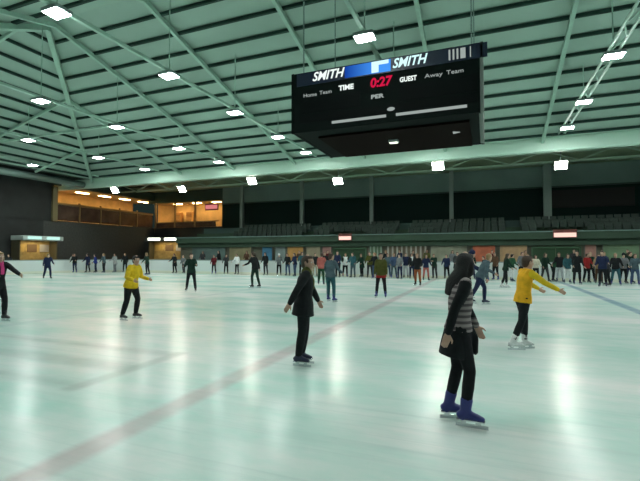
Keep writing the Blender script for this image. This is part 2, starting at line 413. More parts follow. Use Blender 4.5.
def ice_material():
    m = bpy.data.materials.new('skated_ice'); m.use_nodes = True; nt = m.node_tree; b = nt.nodes['Principled BSDF']
    N = lambda t: nt.nodes.new(t); Lk = nt.links.new
    tc = N('ShaderNodeTexCoord'); sep = N('ShaderNodeSeparateXYZ'); Lk(tc.outputs['Object'], sep.inputs[0])
    def math_(op, a, bb=None, c=None):
        n = N('ShaderNodeMath'); n.operation = op
        for i, v in enumerate((a, bb, c)):
            if v is None: continue
            if isinstance(v, (int, float)): n.inputs[i].default_value = v
            else: Lk(v, n.inputs[i])
        return n.outputs[0]
    def soft_band(co, c, hw, s=.06):      # 1 inside |co-c|<hw
        d = math_('ABSOLUTE', math_('SUBTRACT', co, c))
        mr = N('ShaderNodeMapRange'); mr.inputs['From Min'].default_value = hw+s; mr.inputs['From Max'].default_value = hw-s
        Lk(d, mr.inputs['Value']); return mr.outputs['Result']
    x, y = sep.outputs['X'], sep.outputs['Y']
    n1 = N('ShaderNodeTexNoise'); n1.inputs['Scale'].default_value = .2; n1.inputs['Detail'].default_value = 6; n1.inputs['Roughness'].default_value = .65
    mp1 = N('ShaderNodeMapping'); mp1.inputs['Scale'].default_value = (1, 2.2, 1); Lk(tc.outputs['Object'], mp1.inputs[0]); Lk(mp1.outputs[0], n1.inputs['Vector'])
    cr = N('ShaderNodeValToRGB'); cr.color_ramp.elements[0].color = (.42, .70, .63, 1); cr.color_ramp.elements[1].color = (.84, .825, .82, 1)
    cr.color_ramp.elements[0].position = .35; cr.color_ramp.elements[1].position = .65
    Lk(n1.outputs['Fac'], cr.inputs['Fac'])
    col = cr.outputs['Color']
    def over(col, fac, c, k):
        mx = N('ShaderNodeMix'); mx.data_type = 'RGBA'
        Lk(math_('MULTIPLY', fac, k), mx.inputs['Factor']); Lk(col, mx.inputs['A']); mx.inputs['B'].default_value = (*c, 1); return mx.outputs['Result']
    # scratches left by blades: long stretched noise in two directions
    for rz, sc_, k in ((8, (.25, 9, 1), .30), (-24, (.3, 12, 1), .22), (62, (.35, 11, 1), .16)):
        mp = N('ShaderNodeMapping'); mp.inputs['Rotation'].default_value = (0, 0, R(rz)); mp.inputs['Scale'].default_value = sc_
        Lk(tc.outputs['Object'], mp.inputs[0])
        nn = N('ShaderNodeTexNoise'); nn.inputs['Scale'].default_value = 1.1; nn.inputs['Detail'].default_value = 5; Lk(mp.outputs[0], nn.inputs['Vector'])
        mr = N('ShaderNodeMapRange'); mr.inputs['From Min'].default_value = .56; mr.inputs['From Max'].default_value = .72; Lk(nn.outputs['Fac'], mr.inputs['Value'])
        col = over(col, mr.outputs['Result'], (.42, .56, .55), k)
    # markings under the ice
    n2 = N('ShaderNodeTexNoise'); n2.inputs['Scale'].default_value = 2.5; Lk(tc.outputs['Object'], n2.inputs['Vector'])
    wear = math_('MULTIPLY_ADD', n2.outputs['Fac'], .8, .3)
    col = over(col, math_('MULTIPLY', soft_band(x, -3.25, .15), wear), (.46, .22, .27), .5)          # centre line
    col = over(col, math_('MULTIPLY', soft_band(x, 4.15, .16), wear), (.05, .16, .34), .75)           # blue line
    col = over(col, math_('MULTIPLY', soft_band(x, -10.65, .16), wear), (.05, .16, .34), .16)          # other blue line
    inx = soft_band(x, -9.2, 4.4); iny = soft_band(y, 4.85, 1.1)
    for yy, hw in ((5.75, .13), (4.85, .2), (3.95, .12)):
        col = over(col, math_('MULTIPLY', math_('MULTIPLY', soft_band(y, yy, hw, .1), inx), wear), (.30, .36, .37), .5)
    col = over(col, math_('MULTIPLY', soft_band(x, -4.9, .12), iny), (.36, .42, .42), .45)
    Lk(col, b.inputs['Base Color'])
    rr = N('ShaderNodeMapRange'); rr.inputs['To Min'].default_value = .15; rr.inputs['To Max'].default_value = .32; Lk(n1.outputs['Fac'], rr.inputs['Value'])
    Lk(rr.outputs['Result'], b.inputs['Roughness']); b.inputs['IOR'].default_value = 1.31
    nb = N('ShaderNodeTexNoise'); nb.inputs['Scale'].default_value = 3.0; nb.inputs['Detail'].default_value = 8; Lk(tc.outputs['Object'], nb.inputs['Vector'])
    bp = N('ShaderNodeBump'); bp.inputs['Strength'].default_value = .08; bp.inputs['Distance'].default_value = .03; Lk(nb.outputs['Fac'], bp.inputs['Height']); Lk(bp.outputs[0], b.inputs['Normal'])
    return m

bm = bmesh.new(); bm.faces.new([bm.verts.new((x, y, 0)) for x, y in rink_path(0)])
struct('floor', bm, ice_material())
CONC = mat('dark_rubber_floor', (.05, .055, .055), .7, vary=.2, vscale=1)
struct('floor_concourse', bx((-3, 18, -.08), (84, 54, .1)), CONC)

# boards round the rink: a continuous low wall with kick plate and top rail
def ring(o1, o2, z0, z1):
    bm = bmesh.new(); A, B = rink_path(o1), rink_path(o2); n = len(A)
    va = [[bm.verts.new((x, y, z)) for x, y in pp] for pp, z in ((A, z0), (A, z1), (B, z1), (B, z0))]
    for j in range(4):
        for k in range(n):
            bm.faces.new((va[j][k], va[j][(k+1) % n], va[(j+1) % 4][(k+1) % n], va[(j+1) % 4][k]))
    return bm
struct('wall_boards', ring(.0, .16, 0, 1.12), mat('board_white', (.70, .76, .75), .35))
struct('trim_1', ring(-.025, .0, .0, .20), mat('board_kick', (.72, .74, .62), .4))
struct('trim_2', ring(-.02, .2, 1.12, 1.19), mat('board_rail', (.30, .37, .37), .4))

# roof: hipped, two long slopes and two hips, all with purlins
ROOFM = mat('ceiling_green', (.37, .51, .44), .75, vary=.07, vscale=.25)
zr = EAVE_Z + SLOPE*(EAVE_Y-RIDGE_Y) + .1; ze = EAVE_Z+.1
E = [(HIPX, FRONT_Y), (HIPR, FRONT_Y), (HIPR, EAVE_Y), (HIPX, EAVE_Y)]; rl = (HIPX+16, RIDGE_Y); rr_ = (HIPR-16, RIDGE_Y)
bm = bmesh.new()
v = [bm.verts.new((x, y, ze)) for x, y in E]; a = bm.verts.new((*rl, zr)); b = bm.verts.new((*rr_, zr))
bm.faces.new((v[3], v[2], b, a)); bm.faces.new((v[1], v[0], a, b)); bm.faces.new((v[0], v[3], a)); bm.faces.new((v[2], v[1], b))
struct('ceiling', bm, ROOFM)
PURL = mat('purlin_dark_green', (.012, .045, .034), .7)
RAFT = mat('steel_pale_green', (.40, .60, .50), .45, vary=.05)
k = 0
for i in range(13):
    d = .7 + i*1.19                       # distance up from the eave
    z = ze + SLOPE*d - .09
    x0, x1 = HIPX+d, HIPR-d
    struct('ceiling_trim', bx(((x0+x1)/2, EAVE_Y-d, z), (x1-x0, .125, .14)), PURL)
    struct('ceiling_trim', bx(((x0+x1)/2, FRONT_Y+d, z), (x1-x0, .125, .14)), PURL)
    y0, y1 = FRONT_Y+d, EAVE_Y-d
    struct('ceiling_trim', bx((HIPX+d, (y0+y1)/2, z), (.125, y1-y0, .14)), PURL)
    if i < 9: struct('ceiling_trim', bx((HIPR-d, (y0+y1)/2, z), (.125, y1-y0, .14)), PURL)
def tri_rafter(p, q, w=.17, h=.2, drop=.24):
    p, q = Vector(p), Vector(q); p.z -= drop; q.z -= drop
    struct('ceiling_beam', beam_between(p, q, w, h), RAFT)
for X in (-25, -19.5, -13.9, -8.25, -2.55, 3.4, 9.0, 14.7):
    d = min(16, X-HIPX, HIPR-X)
    tri_rafter((X, EAVE_Y, ze), (X, EAVE_Y-d, ze+SLOPE*d))
    tri_rafter((X, FRONT_Y, ze), (X, FRONT_Y+d, ze+SLOPE*d))
for Y in (24.4, 18.8, 13.2, 7.6):
    d = min(EAVE_Y-Y, Y-FRONT_Y)
    tri_rafter((HIPX, Y, ze), (HIPX+d, Y, ze+SLOPE*d), .13, .16)
for sx, ex in ((HIPX, rl[0]), (HIPR, rr_[0])):
    tri_rafter((sx, EAVE_Y, ze), (ex, RIDGE_Y, zr), .24, .28, .28); tri_rafter((sx, FRONT_Y, ze), (ex, RIDGE_Y, zr), .24, .28, .28)

# the thick pale girder along the far eave, and the end one
PIPE0 = mat('truss_grey_green', (.42, .55, .44), .4)
DUCT = mat('girder_pale_green', (.66, .90, .76), .5)
struct('wall_beam', bx((-2.5, 30, 8.62), (77, .42, .92), .12), DUCT)
struct('wall_beam', bx((-2.5, 36.2, 8.75), (75, .12, .12)), PIPE0)
for q in range(30):
    xa = -39+q*2.4; up = q % 2
    struct('wall_beam', beam_between((xa, 36.2, 8.75 if up else 9.6), (xa+2.4, 36.2, 9.6 if up else 8.75), .09, .09), PIPE0)
struct('wall_beam', tubeb((HIPX-.6, -6, 8.45), (HIPX-.6, 29.5, 8.45), .3, 16), mat('girder_dark', (.12, .19, .17), .5), True)
# lower soffit over the stand, end wall, far wall
SOFF = mat('soffit_olive', (.42, .52, .33), .8, vary=.15, vscale=.6)
struct('ceiling_soffit', bx((-2, 37, 9.75), (82, 14.2, .2)), SOFF)
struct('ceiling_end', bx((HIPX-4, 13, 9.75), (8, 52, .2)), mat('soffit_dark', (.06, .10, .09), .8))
struct('ceiling_front', bx((-2, -5, 9.75), (82, 6.2, .2)), SOFF)
struct('ceiling_right', bx((HIPR+3.5, 13, 9.75), (7.2, 52, .2)), SOFF)
PIPE = mat('pipe_grey_green', (.42, .55, .44), .4)
for yy, zz, r in ((32.2, 9.35, .07), (34.2, 9.45, .09), (36.6, 9.5, .06), (39.6, 9.35, .10)):
    struct('ceiling_trim', tubeb((-40, yy, zz), (34, yy, zz), r), PIPE, True)

DARK = mat('wall_dark', (.030, .034, .034), .8, vary=.2, vscale=.7)
WTEAL = mat('wall_teal', (.045, .085, .078), .75, vary=.12, vscale=.5)
struct('wall_back', bx((-2, -6.3, 5), (80, .3, 10)), WTEAL)
struct('wall_right', bx((34, 18, 5), (.3, 50, 10)), WTEAL)
YB = 42.6
# far wall: dark glazing band, paler panel strip above
struct('wall_far', bx((2, YB+.15, 2.3), (63, .3, 4.6)), WTEAL)
struct('wall_far_upper', bx((2, YB+.15, 8.75), (63, .3, 2.1)), mat('wall_grey_green', (.24, .33, .31), .7, vary=.08, vscale=.4))
GLZ = mat('dark_glazing', (.010, .028, .025), .6, spec=.12)
pxs = [-29.5, -25.9, -18.4, -10.7, -3.0, 5.0, 12.6, 20.4, 28.0, 33]
for i in range(len(pxs)-1):
    x0, x1 = pxs[i], pxs[i+1]
    o = struct('window_%d' % (i+1), bx(((x0+x1)/2, YB+.1, 6.15), (x1-x0, .1, 3.2)), GLZ)
    fr = bmesh.new()
    box(fr, ((x0+x1)/2, YB, 7.72), (x1-x0, .14, .12)); box(fr, ((x0+x1)/2, YB, 4.62), (x1-x0, .14, .12))
    obj('frame', fr, mat('mullion', (.07, .10, .095), .5), o)
# dark blind lowered behind one pane on the right
tag(obj('roller_screen', bx((8.6, YB-.05, 6.6), (6.2, .06, 1.6)), mat('screen_black', (.014, .012, .012), .7)), 'black lowered screen on the far wall between the two posts at the right', 'screen')
POSTM = mat('post_grey', (.30, .36, .34), .5, vary=.05)
for X in (-25.9, -18.4, -10.7, -3.0, 5.0, 12.6, 20.4):
    struct('wall_column', bx((X, 41.2, 6.7), (.36 if X < 4 else .62, .36, 5.95)), POSTM)

# raked stand opposite with tip-up seats
FASC = mat('stand_fascia', (.035, .075, .045), .7, vary=.15, vscale=.8)
STEPM = mat('stand_step', (.035, .05, .045), .8, vary=.15)
SX0, SX1 = -28.5, 30.0
DOORS = [(-13.3, 1.3), (5.0, 1.45)]                 # openings under the stand: centre x, half width
for i in range(4):
    struct('floor_stand', bx(((SX0+SX1)/2, 33.6+i*1.0+.5, 2.75+i*.35-.15), (SX1-SX0, 1.0, .3)), STEPM)
    struct('floor_riser', bx(((SX0+SX1)/2, 33.6+i*1.0, 2.75+i*.35-.2), (SX1-SX0, .06, .45)), FASC)
struct('wall_stand_rear', bx(((SX0+SX1)/2, 40.2, 2.2), (SX1-SX0, 5.0, 4.5)), WTEAL)
struct('wall_fascia', bx(((SX0+SX1)/2, 33.4, 3.0), (SX1-SX0, .14, .5)), FASC)
struct('trim_3', bx(((SX0+SX1)/2, 33.3, 3.28), (SX1-SX0, .1, .07)), mat('fascia_rail', (.16, .26, .24), .5))
SEATM = mat('seat_green', (.014, .034, .024), .5)
def seat_mesh():
    bm = bmesh.new()
    box(bm, (0, 0, .62), (.44, .05, .46), bev=.02); box(bm, (0, -.08, .44), (.42, .09, .36), bev=.02)
    box(bm, (-.19, .02, .2), (.04, .05, .42)); box(bm, (.19, .02, .2), (.04, .05, .42))
    return bm
seat0 = None
for i in range(1, 4):
    for j in range(67):
        X = -22.7 + j*.53
        if X > 12.6: break
        if i == 1 and (abs(X+11.5) < 1.6 or abs(X-5.0) < 1.5): continue
        if j in (14, 15, 30, 31, 46, 47): continue              # aisles
        loc = (X, 34.35+i*1.0-.3, 2.75+i*.35)
        if seat0 is None:
            seat0 = tag(obj('tip_up_seat', seat_mesh(), SEATM), 'dark green folded tip-up seat in the rows of the stand opposite', 'seat', 'tip-up seats in the stand opposite')
            seat0.location = loc
        else:
            s2 = seat0.copy(); C.objects.link(s2); s2.location = loc

# wall under the stand with banners, doorway recesses and shutters
struct('wall_concourse', bx((-9.4, 34.0, 1.4), (38.0, .2, 2.8)), mat('concourse_tan', (.15, .15, .11), .8, vary=.2, vscale=.8))
struct('wall_concourse_right', bx((19.6, 34.0, 1.4), (20, .2, 2.8)), mat('concourse_olive', (.10, .17, .10), .8, vary=.15, vscale=.6))
def panel(px0, px1, z0, z1, colname, col, label, cat='banner', Yp=33.75, name='banner', rail=True, stripes=None):
    x0 = onY(px0, 250, Yp).x; x1 = onY(px1, 250, Yp).x
    t = thing(name, label, cat, ((x0+x1)/2, Yp, z0))
    obj('board', bx((0, 0, (z1-z0)/2), (x1-x0, .06, z1-z0), .01), mat('banner_'+colname, col, .6, vary=.25, vscale=1.5), t)
    fr = bmesh.new(); w = x1-x0; h = z1-z0
    for c, s in (((0, -.02, .03), (w, .07, .06)), ((0, -.02, h-.03), (w, .07, .06)), ((-w/2+.03, -.02, h/2), (.06, .07, h)), ((w/2-.03, -.02, h/2), (.06, .07, h))):
        box(fr, c, s)
    obj('frame', fr, mat('banner_frame', (.10, .11, .09), .5), t)
    if stripes:
        n, sc_ = stripes
        for q in range(n):
            obj('slat', bx((-w/2+w*(q+.5)/n, -.06, h/2), (w/n*.35, .05, h*.92)), mat('slat_'+colname, sc_, .5), t)
    return t
panel(192, 226, .0, 2.65, 'grey_green', (.10, .16, .15), 'grey-green panel under the stand, leftmost of the wall panels', 'wall panel')
panel(229, 252, .5, 2.65, 'olive_tan', (.26, .24, .13), 'olive tan poster board under the stand beside the blue poster', 'poster board')
panel(262, 273, .9, 2.65, 'blue', (.05, .20, .34), 'narrow blue poster under the stand', 'poster')
panel(275, 286, .3, 2.60, 'grey', (.20, .26, .25), 'small grey noticeboard between the blue poster and the orange banner', 'noticeboard')
panel(287, 304, .6, 2.65, 'orange', (.52, .28, .08), 'orange banner under the stand left of the green doorway', 'banner')
panel(306, 321, .6, 2.65, 'beige', (.34, .30, .20), 'beige poster board right of the orange banner', 'poster board')
panel(322, 332, .6, 2.65, 'dusky_pink', (.36, .19, .17), 'dusky pink poster beside the left green doorway', 'poster')
panel(369, 383, .0, 2.65, 'slatted_green', (.12, .20, .12), 'pale green slatted screen right of the left doorway', 'screen', stripes=(4, (.34, .46, .36)))
panel(386, 428, .0, 2.65, 'brown', (.14, .115, .08), 'brown partition with white upright slats under the stand', 'partition', stripes=(9, (.46, .45, .38)))
panel(430, 468, .0, 2.65, 'stone', (.27, .29, .21), 'wide stone-coloured panel under the stand left of the red banner', 'wall panel')
panel(472, 496, .9, 2.50, 'orange_red', (.52, .14, .07), 'orange-red banner under the stand', 'banner')
panel(499, 528, .5, 2.65, 'peach', (.46, .30, .16), 'peach banner under the stand left of the right doorway', 'banner')
panel(584, 597, .4, 2.65, 'pink_brown', (.38, .20, .16), 'pinkish poster right of the right green doorway', 'poster')
panel(602, 640, .2, 2.60, 'moss', (.15, .25, .14), 'moss green panel under the stand at the right end', 'wall panel')
def doorway(n, px0, px1):
    x0 = onY(px0, 250, 33.7).x; x1 = onY(px1, 250, 33.7).x
    t = thing('door_%d' % n, None, None, ((x0+x1)/2, 33.7, 0)); t['kind'] = 'structure'
    w = x1-x0
    obj('leaf', bx((-w/4, 0, 1.05), (w/2-.04, .08, 2.1)), mat('door_green', (.016, .06, .022), .6), t)
    obj('leaf', bx((w/4, 0, 1.05), (w/2-.04, .08, 2.1)), mat('door_green', (.016, .06, .022), .6), t)
    fr = bmesh.new(); box(fr, (0, -.05, 2.16), (w+.1, .16, .12)); box(fr, (-w/2, -.05, 1.08), (.1, .16, 2.16)); box(fr, (w/2, -.05, 1.08), (.1, .16, 2.16))
    obj('frame', fr, mat('door_frame_green', (.05, .12, .06), .5), t)
    for sx in (-.12, .12): obj('handle', bx((sx, -.07, 1.05), (.04, .06, .3)), STEEL, t)
doorway(1, 334, 366); doorway(2, 532, 580)
def lit_sign(px, w, label):
    p = onY(px, 237, 33.2)
    t = thing('lit_sign', label, 'sign', (p.x, 33.24, 2.86))
    obj('housing', bx((0, 0, .25), (w+.1, .12, .56), .02), mat('sign_red', (.16, .04, .03), .5), t)
    obj('lit_panel', bx((0, -.07, .16), (w, .03, .30)), emit('sign_glow_'+str(px), (1, .62, .52), 1.0), t)
lit_sign(345, 1.05, 'small pinkish lit sign on the stand fascia above the left doorway')
lit_sign(565, 1.35, 'wider pinkish lit sign on the stand fascia above the right doorway')

# end wall with the first-floor bar
struct('wall_left', bx((-40.2, 11, 2.5), (.4, 34, 5.0)), DARK)
struct('wall_left_lower', bx((-40.2, 35.5, 2.5), (.4, 15, 5.0)), mat('wall_charcoal', (.075, .08, .078), .8, vary=.15))
struct('wall_left_upper', bx((-40.2, 11.5, 7.4), (.4, 35, 4.9)), DARK)
struct('wall_left_top', bx((-40.2, 36, 9.2), (.4, 15, 1.2)), mat('wall_top_green', (.05, .09, .075), .8))
struct('wall_far_left', bx((-35.2, YB+.2, 2.5), (11.6, .3, 5.0)), DARK)
struct('wall_far_left_top', bx((-35.2, YB+.2, 9.0), (11.6, .3, 1.5)), mat('wall_top_green', (.05, .09, .075), .8))
WARM = mat('bar_wall_warm', (.62, .42, .20), .7, vary=.2, vscale=.8)
struct('wall_bar_back', bx((-45.2, 36, 6.8), (.3, 16, 4)), WARM)
struct('wall_bar_end', bx((-42.7, 28.8, 6.8), (5, .3, 4)), WARM)
struct('floor_bar', bx((-42.7, 36.5, 4.95), (5.2, 17, .2)), mat('bar_floor', (.10, .06, .04), .6))
struct('ceiling_bar', bx((-42.7, 36.5, 8.75), (5.2, 17, .2)), mat('bar_ceiling', (.60, .50, .30), .8))
struct('wall_bar_far', bx((-35.2, YB+3.2, 6.8), (14, .3, 4)), WARM)
struct('floor_bar_far', bx((-35, YB+1.7, 4.95), (12, 3, .2)), mat('bar_floor', (.10, .06, .04), .6))
struct('ceiling_bar_far', bx((-35, YB+1.7, 8.4), (12, 3, .2)), mat('bar_ceiling', (.60, .50, .30), .8))
struct('wall_bar_partition', bx((-29.6, YB+1.7, 6.7), (.2, 3, 3.6)), DARK)
BROWN = mat('bar_glazing_brown', (.10, .060, .045), .25, vary=.3, vscale=.9)
TIMB = mat('bar_rail_timber', (.30, .19, .08), .4)
bal = thing('balustrade', 'brown panelled balustrade with timber rail along the lit bar on the end wall', 'balustrade', (-40.0, 29.2, 5.05))
for q in range(5):
    obj('panel', bx((0, 1.35+q*2.62, .82), (.1, 2.5, 1.56)), BROWN, bal)
    obj('post', bx((0.02, q*2.62+.02, 1.0), (.16, .14, 2.0)), TIMB, bal)
obj('rail', bx((.02, 6.55, 1.72), (.24, 13.1, .2)), TIMB, bal)
bal2 = thing('balustrade', 'short brown balustrade of the bar on the far wall beside the pink sign', 'balustrade', (-39.8, YB, 5.05))
for q in range(3):
    obj('panel', bx((1.6+q*3.1, 0, .3), (3.0, .1, .6)), BROWN, bal2)
    obj('post', bx((.1+q*3.1, -.02, 1.6), (.22, .16, 3.2)), TIMB, bal2)
obj('rail', bx((4.9, -.02, .66), (9.8, .2, .1)), TIMB, bal2)
struct('wall_bar_pillar', bx((-40.0, 29.0, 6.7), (.5, .5, 3.5)), mat('pillar_olive', (.22, .18, .09), .7))
BARGLOW = emit('bar_lamp_glow', (1.0, .66, .25), 34.0)
for i, Y in enumerate((31, 34, 37, 40, 43)):
    t = thing('ceiling_light', 'warm ceiling light in the first-floor bar, %s from its near pillar' % ('first', 'second', 'third', 'fourth', 'fifth')[i], 'ceiling light', (-42.3, Y, 8.65))
    obj('tray', bx((0, 0, -.03), (.5, 1.5, .06)), STEEL, t); obj('diffuser', bx((0, 0, -.08), (.42, 1.4, .05)), BARGLOW, t)
for i, X in enumerate((-37.5, -34.5, -31.5)):
    t = thing('ceiling_light', 'warm ceiling light over the far wall bar, %s' % ('beside the corner', 'middle one of three', 'beside the pink sign')[i], 'ceiling light', (X, YB+1.6, 8.3))
    obj('tray', bx((0, 0, -.03), (1.2, .5, .06)), STEEL, t); obj('diffuser', bx((0, 0, -.08), (1.1, .42, .05)), BARGLOW, t)
t = thing('lit_sign', 'pink lit sign at the right end of the bar on the far wall', 'sign', (-30.9, YB-.2, 7.0))
obj('housing', bx((0, 0, .4), (1.9, .16, .8), .03), mat('sign_dark_red', (.2, .03, .04), .5), t)
obj('lit_panel', bx((0, -.1, .4), (1.7, .04, .5)), emit('pink_sign', (1, .30, .30), .55), t)
# fridge / bar back cabinets seen through the opening
for i, (X, w) in enumerate(((-38.1, 1.0), (-36.2, .9))):
    t = thing('cabinet', ('tall orange-lit bar cabinet next to the corner pillar', 'orange-lit bar cabinet right of the tall one')[i], 'cabinet', (X, YB+2.4, 5.05))
    obj('body', bx((0, 0, 1.1), (w, .5, 2.2), .02), mat('cabinet_tan', (.55, .32, .13), .5), t)
    for q in range(3): obj('shelf', bx((0, -.28, .5+q*.6), (w*.9, .1, .04)), TIMB, t)
    obj('door', bx((0, -.27, 1.9), (w*.9, .03, .4)), mat('cabinet_door', (.35, .18, .06), .4), t)

# kiosks on the ground floor
def kiosk(name, label, hc, X, Y, w, canopy, glow, front, rz):
    t = thing(name, label, 'kiosk', (X, Y, 0), rz)
    obj('counter', bx((0, 0, .55), (w, .7, 1.1), .02), front, t)
    obj('worktop', bx((0, -.06, 1.13), (w+.1, .86, .06)), TIMB, t)
    obj('back_panel', bx((0, 1.0, hc/2), (w, .1, hc)), mat('kiosk_back', (.40, .28, .10), .6, vary=.35, vscale=2), t)
    for sx in (-1, 1): obj('side_panel', bx((sx*w/2, .5, hc/2), (.1, 1.1, hc)), mat('kiosk_side', (.10, .09, .05), .6), t)
    c = obj('canopy', bx((0, .15, hc), (w+.3, 1.7, .42), .03), canopy, t)
    for q in (-1, 1): obj('light_strip', bx((q*w/4, -.73, hc+.02), (w*.36, .06, .26)), glow, c)
    for q in range(3): obj('menu_board', bx((-w/3+q*w/3, .93, hc-.9), (w/4, .04, .7)), mat('menu_%d' % q, ((.5, .34, .1), (.16, .1, .05), (.45, .43, .4))[q], .5), t)
    ld = bpy.data.lights.new('kiosk_lamp', 'AREA'); ld.energy = 26; ld.color = (1, .8, .45); ld.size = w*.6; ld.size_y = .3; ld.shape = 'RECTANGLE'
    lo = bpy.data.objects.new('kiosk_lamp', ld); C.objects.link(lo); lo.parent = t; lo.location = (0, .3, hc-.26)
kiosk('snack_kiosk', 'snack kiosk with pale canopy and warm lit counter against the end wall', 3.15, -38.7, 26.7, 3.5,
      mat('canopy_pale', (.50, .58, .55), .5), emit('kiosk_teal', (.55, .9, .8), .9), mat('kiosk_front', (.10, .09, .04), .6), R(90))
kiosk('drinks_kiosk', 'kiosk with two bright white lights under the bar in the far corner', 3.3, -33.1, 37.0, 3.8,
      mat('canopy_grey', (.10, .11, .10), .5), emit('kiosk_white', (.95, 1, .85), 4.5), mat('kiosk_front_yellow', (.30, .29, .10), .6), R(14))

# ------------------------------------------------------------------ lights hung in the roof
HOUS = mat('lamp_housing', (.25, .32, .31), .4)
LENS = emit('rink_lamp_lens', (.93, 1.0, .955), 108.0)
rails = [(-34.3, 'first'), (-27.0, 'second'), (-19.5, 'third'), (-11.9, 'fourth'), (-3.7, 'fifth'), (4.4, 'sixth'), (12.4, 'seventh'), (20.4, 'eighth')]
ordn = ('first', 'second', 'third', 'fourth', 'fifth', 'sixth', 'seventh')
RZ = 8.95
for X, nm in rails:
    if X == 4.4:
        struct('ceiling_beam', tubeb((X-.17, FRONT_Y, RZ+.16), (X-.17, 29.6, RZ+.16), .055), RAFT, True)
        struct('ceiling_beam', tubeb((X+.17, FRONT_Y, RZ+.16), (X+.17, 29.6, RZ+.16), .055), RAFT, True)
        for q in range(26):
            struct('ceiling_beam', tubeb((X+(.17 if q % 2 else -.17), 4+q, RZ+.16), (X-(.17 if q % 2 else -.17), 5+q, RZ+.16), .03, 6), RAFT, True)
    else:
        struct('ceiling_beam', bx((X, 13.8, RZ+.16), (.13, 31.6, .12)), RAFT)
    ys = (27.3, 23.0, 18.2, 13.4, 8.6) if X > -15 else (27.6, 23.0, 17.8, 13.4, 8.6)
    if X in (4.4,): ys = (27.4, 23.0, 18.0, 13.0, 8.4)
    ys = [Y for Y in ys + (3.6,) if not (X == -34.3 and (Y < 15 or Y > 27))]
    for i, Y in enumerate(ys):
        where = ('nearest the far girder' if i == 0 else '%s from the far girder' % ordn[i])
        t = thing('pendant_lamp', 'rink lamp on the %s light rail from the left, %s' % (nm, where), 'lamp', (X, Y, RZ), 0, 'rink lamps on the light rails')
        obj('housing', bx((0, 0, .03), (.70, .54, .12), .03), HOUS, t)
        obj('lens', bx((0, 0, -.036), (.62, .46, .016)), LENS, t)
        d = min(EAVE_Y-Y, Y-FRONT_Y, X-HIPX if X > HIPX else 0, HIPR-X)
        zt = ze + SLOPE*max(d, 0) - .05
        obj('hanger', tubeb((0, 0, .08), (0, 0, max(.2, zt-RZ)), .022, 6), RAFT, t)
struct('ceiling_beam', bx((-27.5, 17.6, RZ+.05), (15, .12, .12)), RAFT)
FLENS = emit('floodlight_lens', (1.0, 1.0, .86), 55.0)
floods = [(115, 186, 'leftmost, above the bar'), (182, 189, 'above the pink sign'), (252, 177, 'third from the left'), (338, 181, 'below the scoreboard, brightest'),
          (438, 162, 'right of the scoreboard'), (561, 165, 'rightmost, over the right post')]
for i, (px, py, w) in enumerate(floods):
    Yp = 31.3 if py in (186, 177, 162) else 33.4
    p = onY(px, py + (4 if Yp < 32 else 0), Yp)
    t = thing('spotlight', 'white floodlight under the far girder, %s' % w, 'floodlight', p, 0, 'floodlights under the far girder')
    rot = Matrix.Rotation(R(38), 3, 'X')
    hb = bmesh.new(); box(hb, (0, .08, 0), (.84, .2, .66), rot=rot, bev=.03); obj('housing', hb, HOUS, t)
    lb = bmesh.new(); box(lb, rot @ Vector((0, -.03, 0)), (.76, .03, .58), rot=rot); obj('lens', lb, FLENS, t)
    ya = bmesh.new()
    cyl(ya, (-.44, .08, 0), (-.44, .08, .42), .02, 6); cyl(ya, (.44, .08, 0), (.44, .08, .42), .02, 6); cyl(ya, (-.44, .08, .42), (.44, .08, .42), .02, 6)
    obj('yoke', ya, HOUS, t)
    obj('hanger', tubeb((0, .08, .42), (0, .08, 9.7-p.z), .03, 6), HOUS, t)

# ------------------------------------------------------------------ the hanging scoreboard
Y1, Y2 = 12.6, 16.4
SXL, SXR, SZ0, SZ1 = -6.0, -.03, 5.72, 7.72
sb = thing('hanging_scoreboard', 'big black four-sided scoreboard with blue header hung over centre ice', 'scoreboard', ((SXL+SXR)/2, (Y1+Y2)/2, SZ0))
O = Vector(((SXL+SXR)/2, (Y1+Y2)/2, SZ0)); W = SXR-SXL; H = SZ1-SZ0; D = Y2-Y1
SBK = mat('scoreboard_black', (.003, .007, .006), .7, spec=.08); SBR = mat('scoreboard_lit_side', (.10, .13, .11), .45)  # lighter tone for right side and posts: light on them painted in
obj('housing', bx((0, 0, H/2), (W-.24, D-.24, H-.02)), SBK, sb)
obj('front_panel', bx((0, -D/2+.06, H/2), (W-.04, .12, H), .02), SBK, sb)
obj('rear_panel', bx((0, D/2-.06, H/2), (W-.04, .12, H), .02), SBK, sb)
obj('side_panel', bx((-W/2+.06, 0, H/2), (.12, D-.26, H), .02), SBK, sb)
obj('side_panel', bx((W/2-.06, 0, H/2), (.12, D-.26, H), .02), SBR, sb)
for sx in (-1, 1):
    for sy in (-1, 1): obj('corner_post', bx((sx*(W/2-.03), sy*(D/2-.03), H/2), (.1, .1, H+.02), .02), SBR if sx > 0 else SBK, sb)
def sp_(px, py):                     # point on the front face, local
    p = onY(px, py, Y1); return Vector((p.x-O.x, -D/2, p.z-O.z))
def lz(px, f):                        # f: 0 bottom..1 top on the face
    return Vector((onY(px, 100, Y1).x-O.x, -D/2, H*f))
def fpanel(px0, px1, f0, f1, m, name, out=.02, parent=sb):
    a, b = lz(px0, f0), lz(px1, f1)
    return obj(name, bx(((a.x+b.x)/2, -D/2-out/2, (a.z+b.z)/2), (b.x-a.x, out, b.z-a.z)), m, parent)
hdr = fpanel(297, 488, .775, .985, mat('header_navy', (.004, .012, .035), .4), 'header', .02)
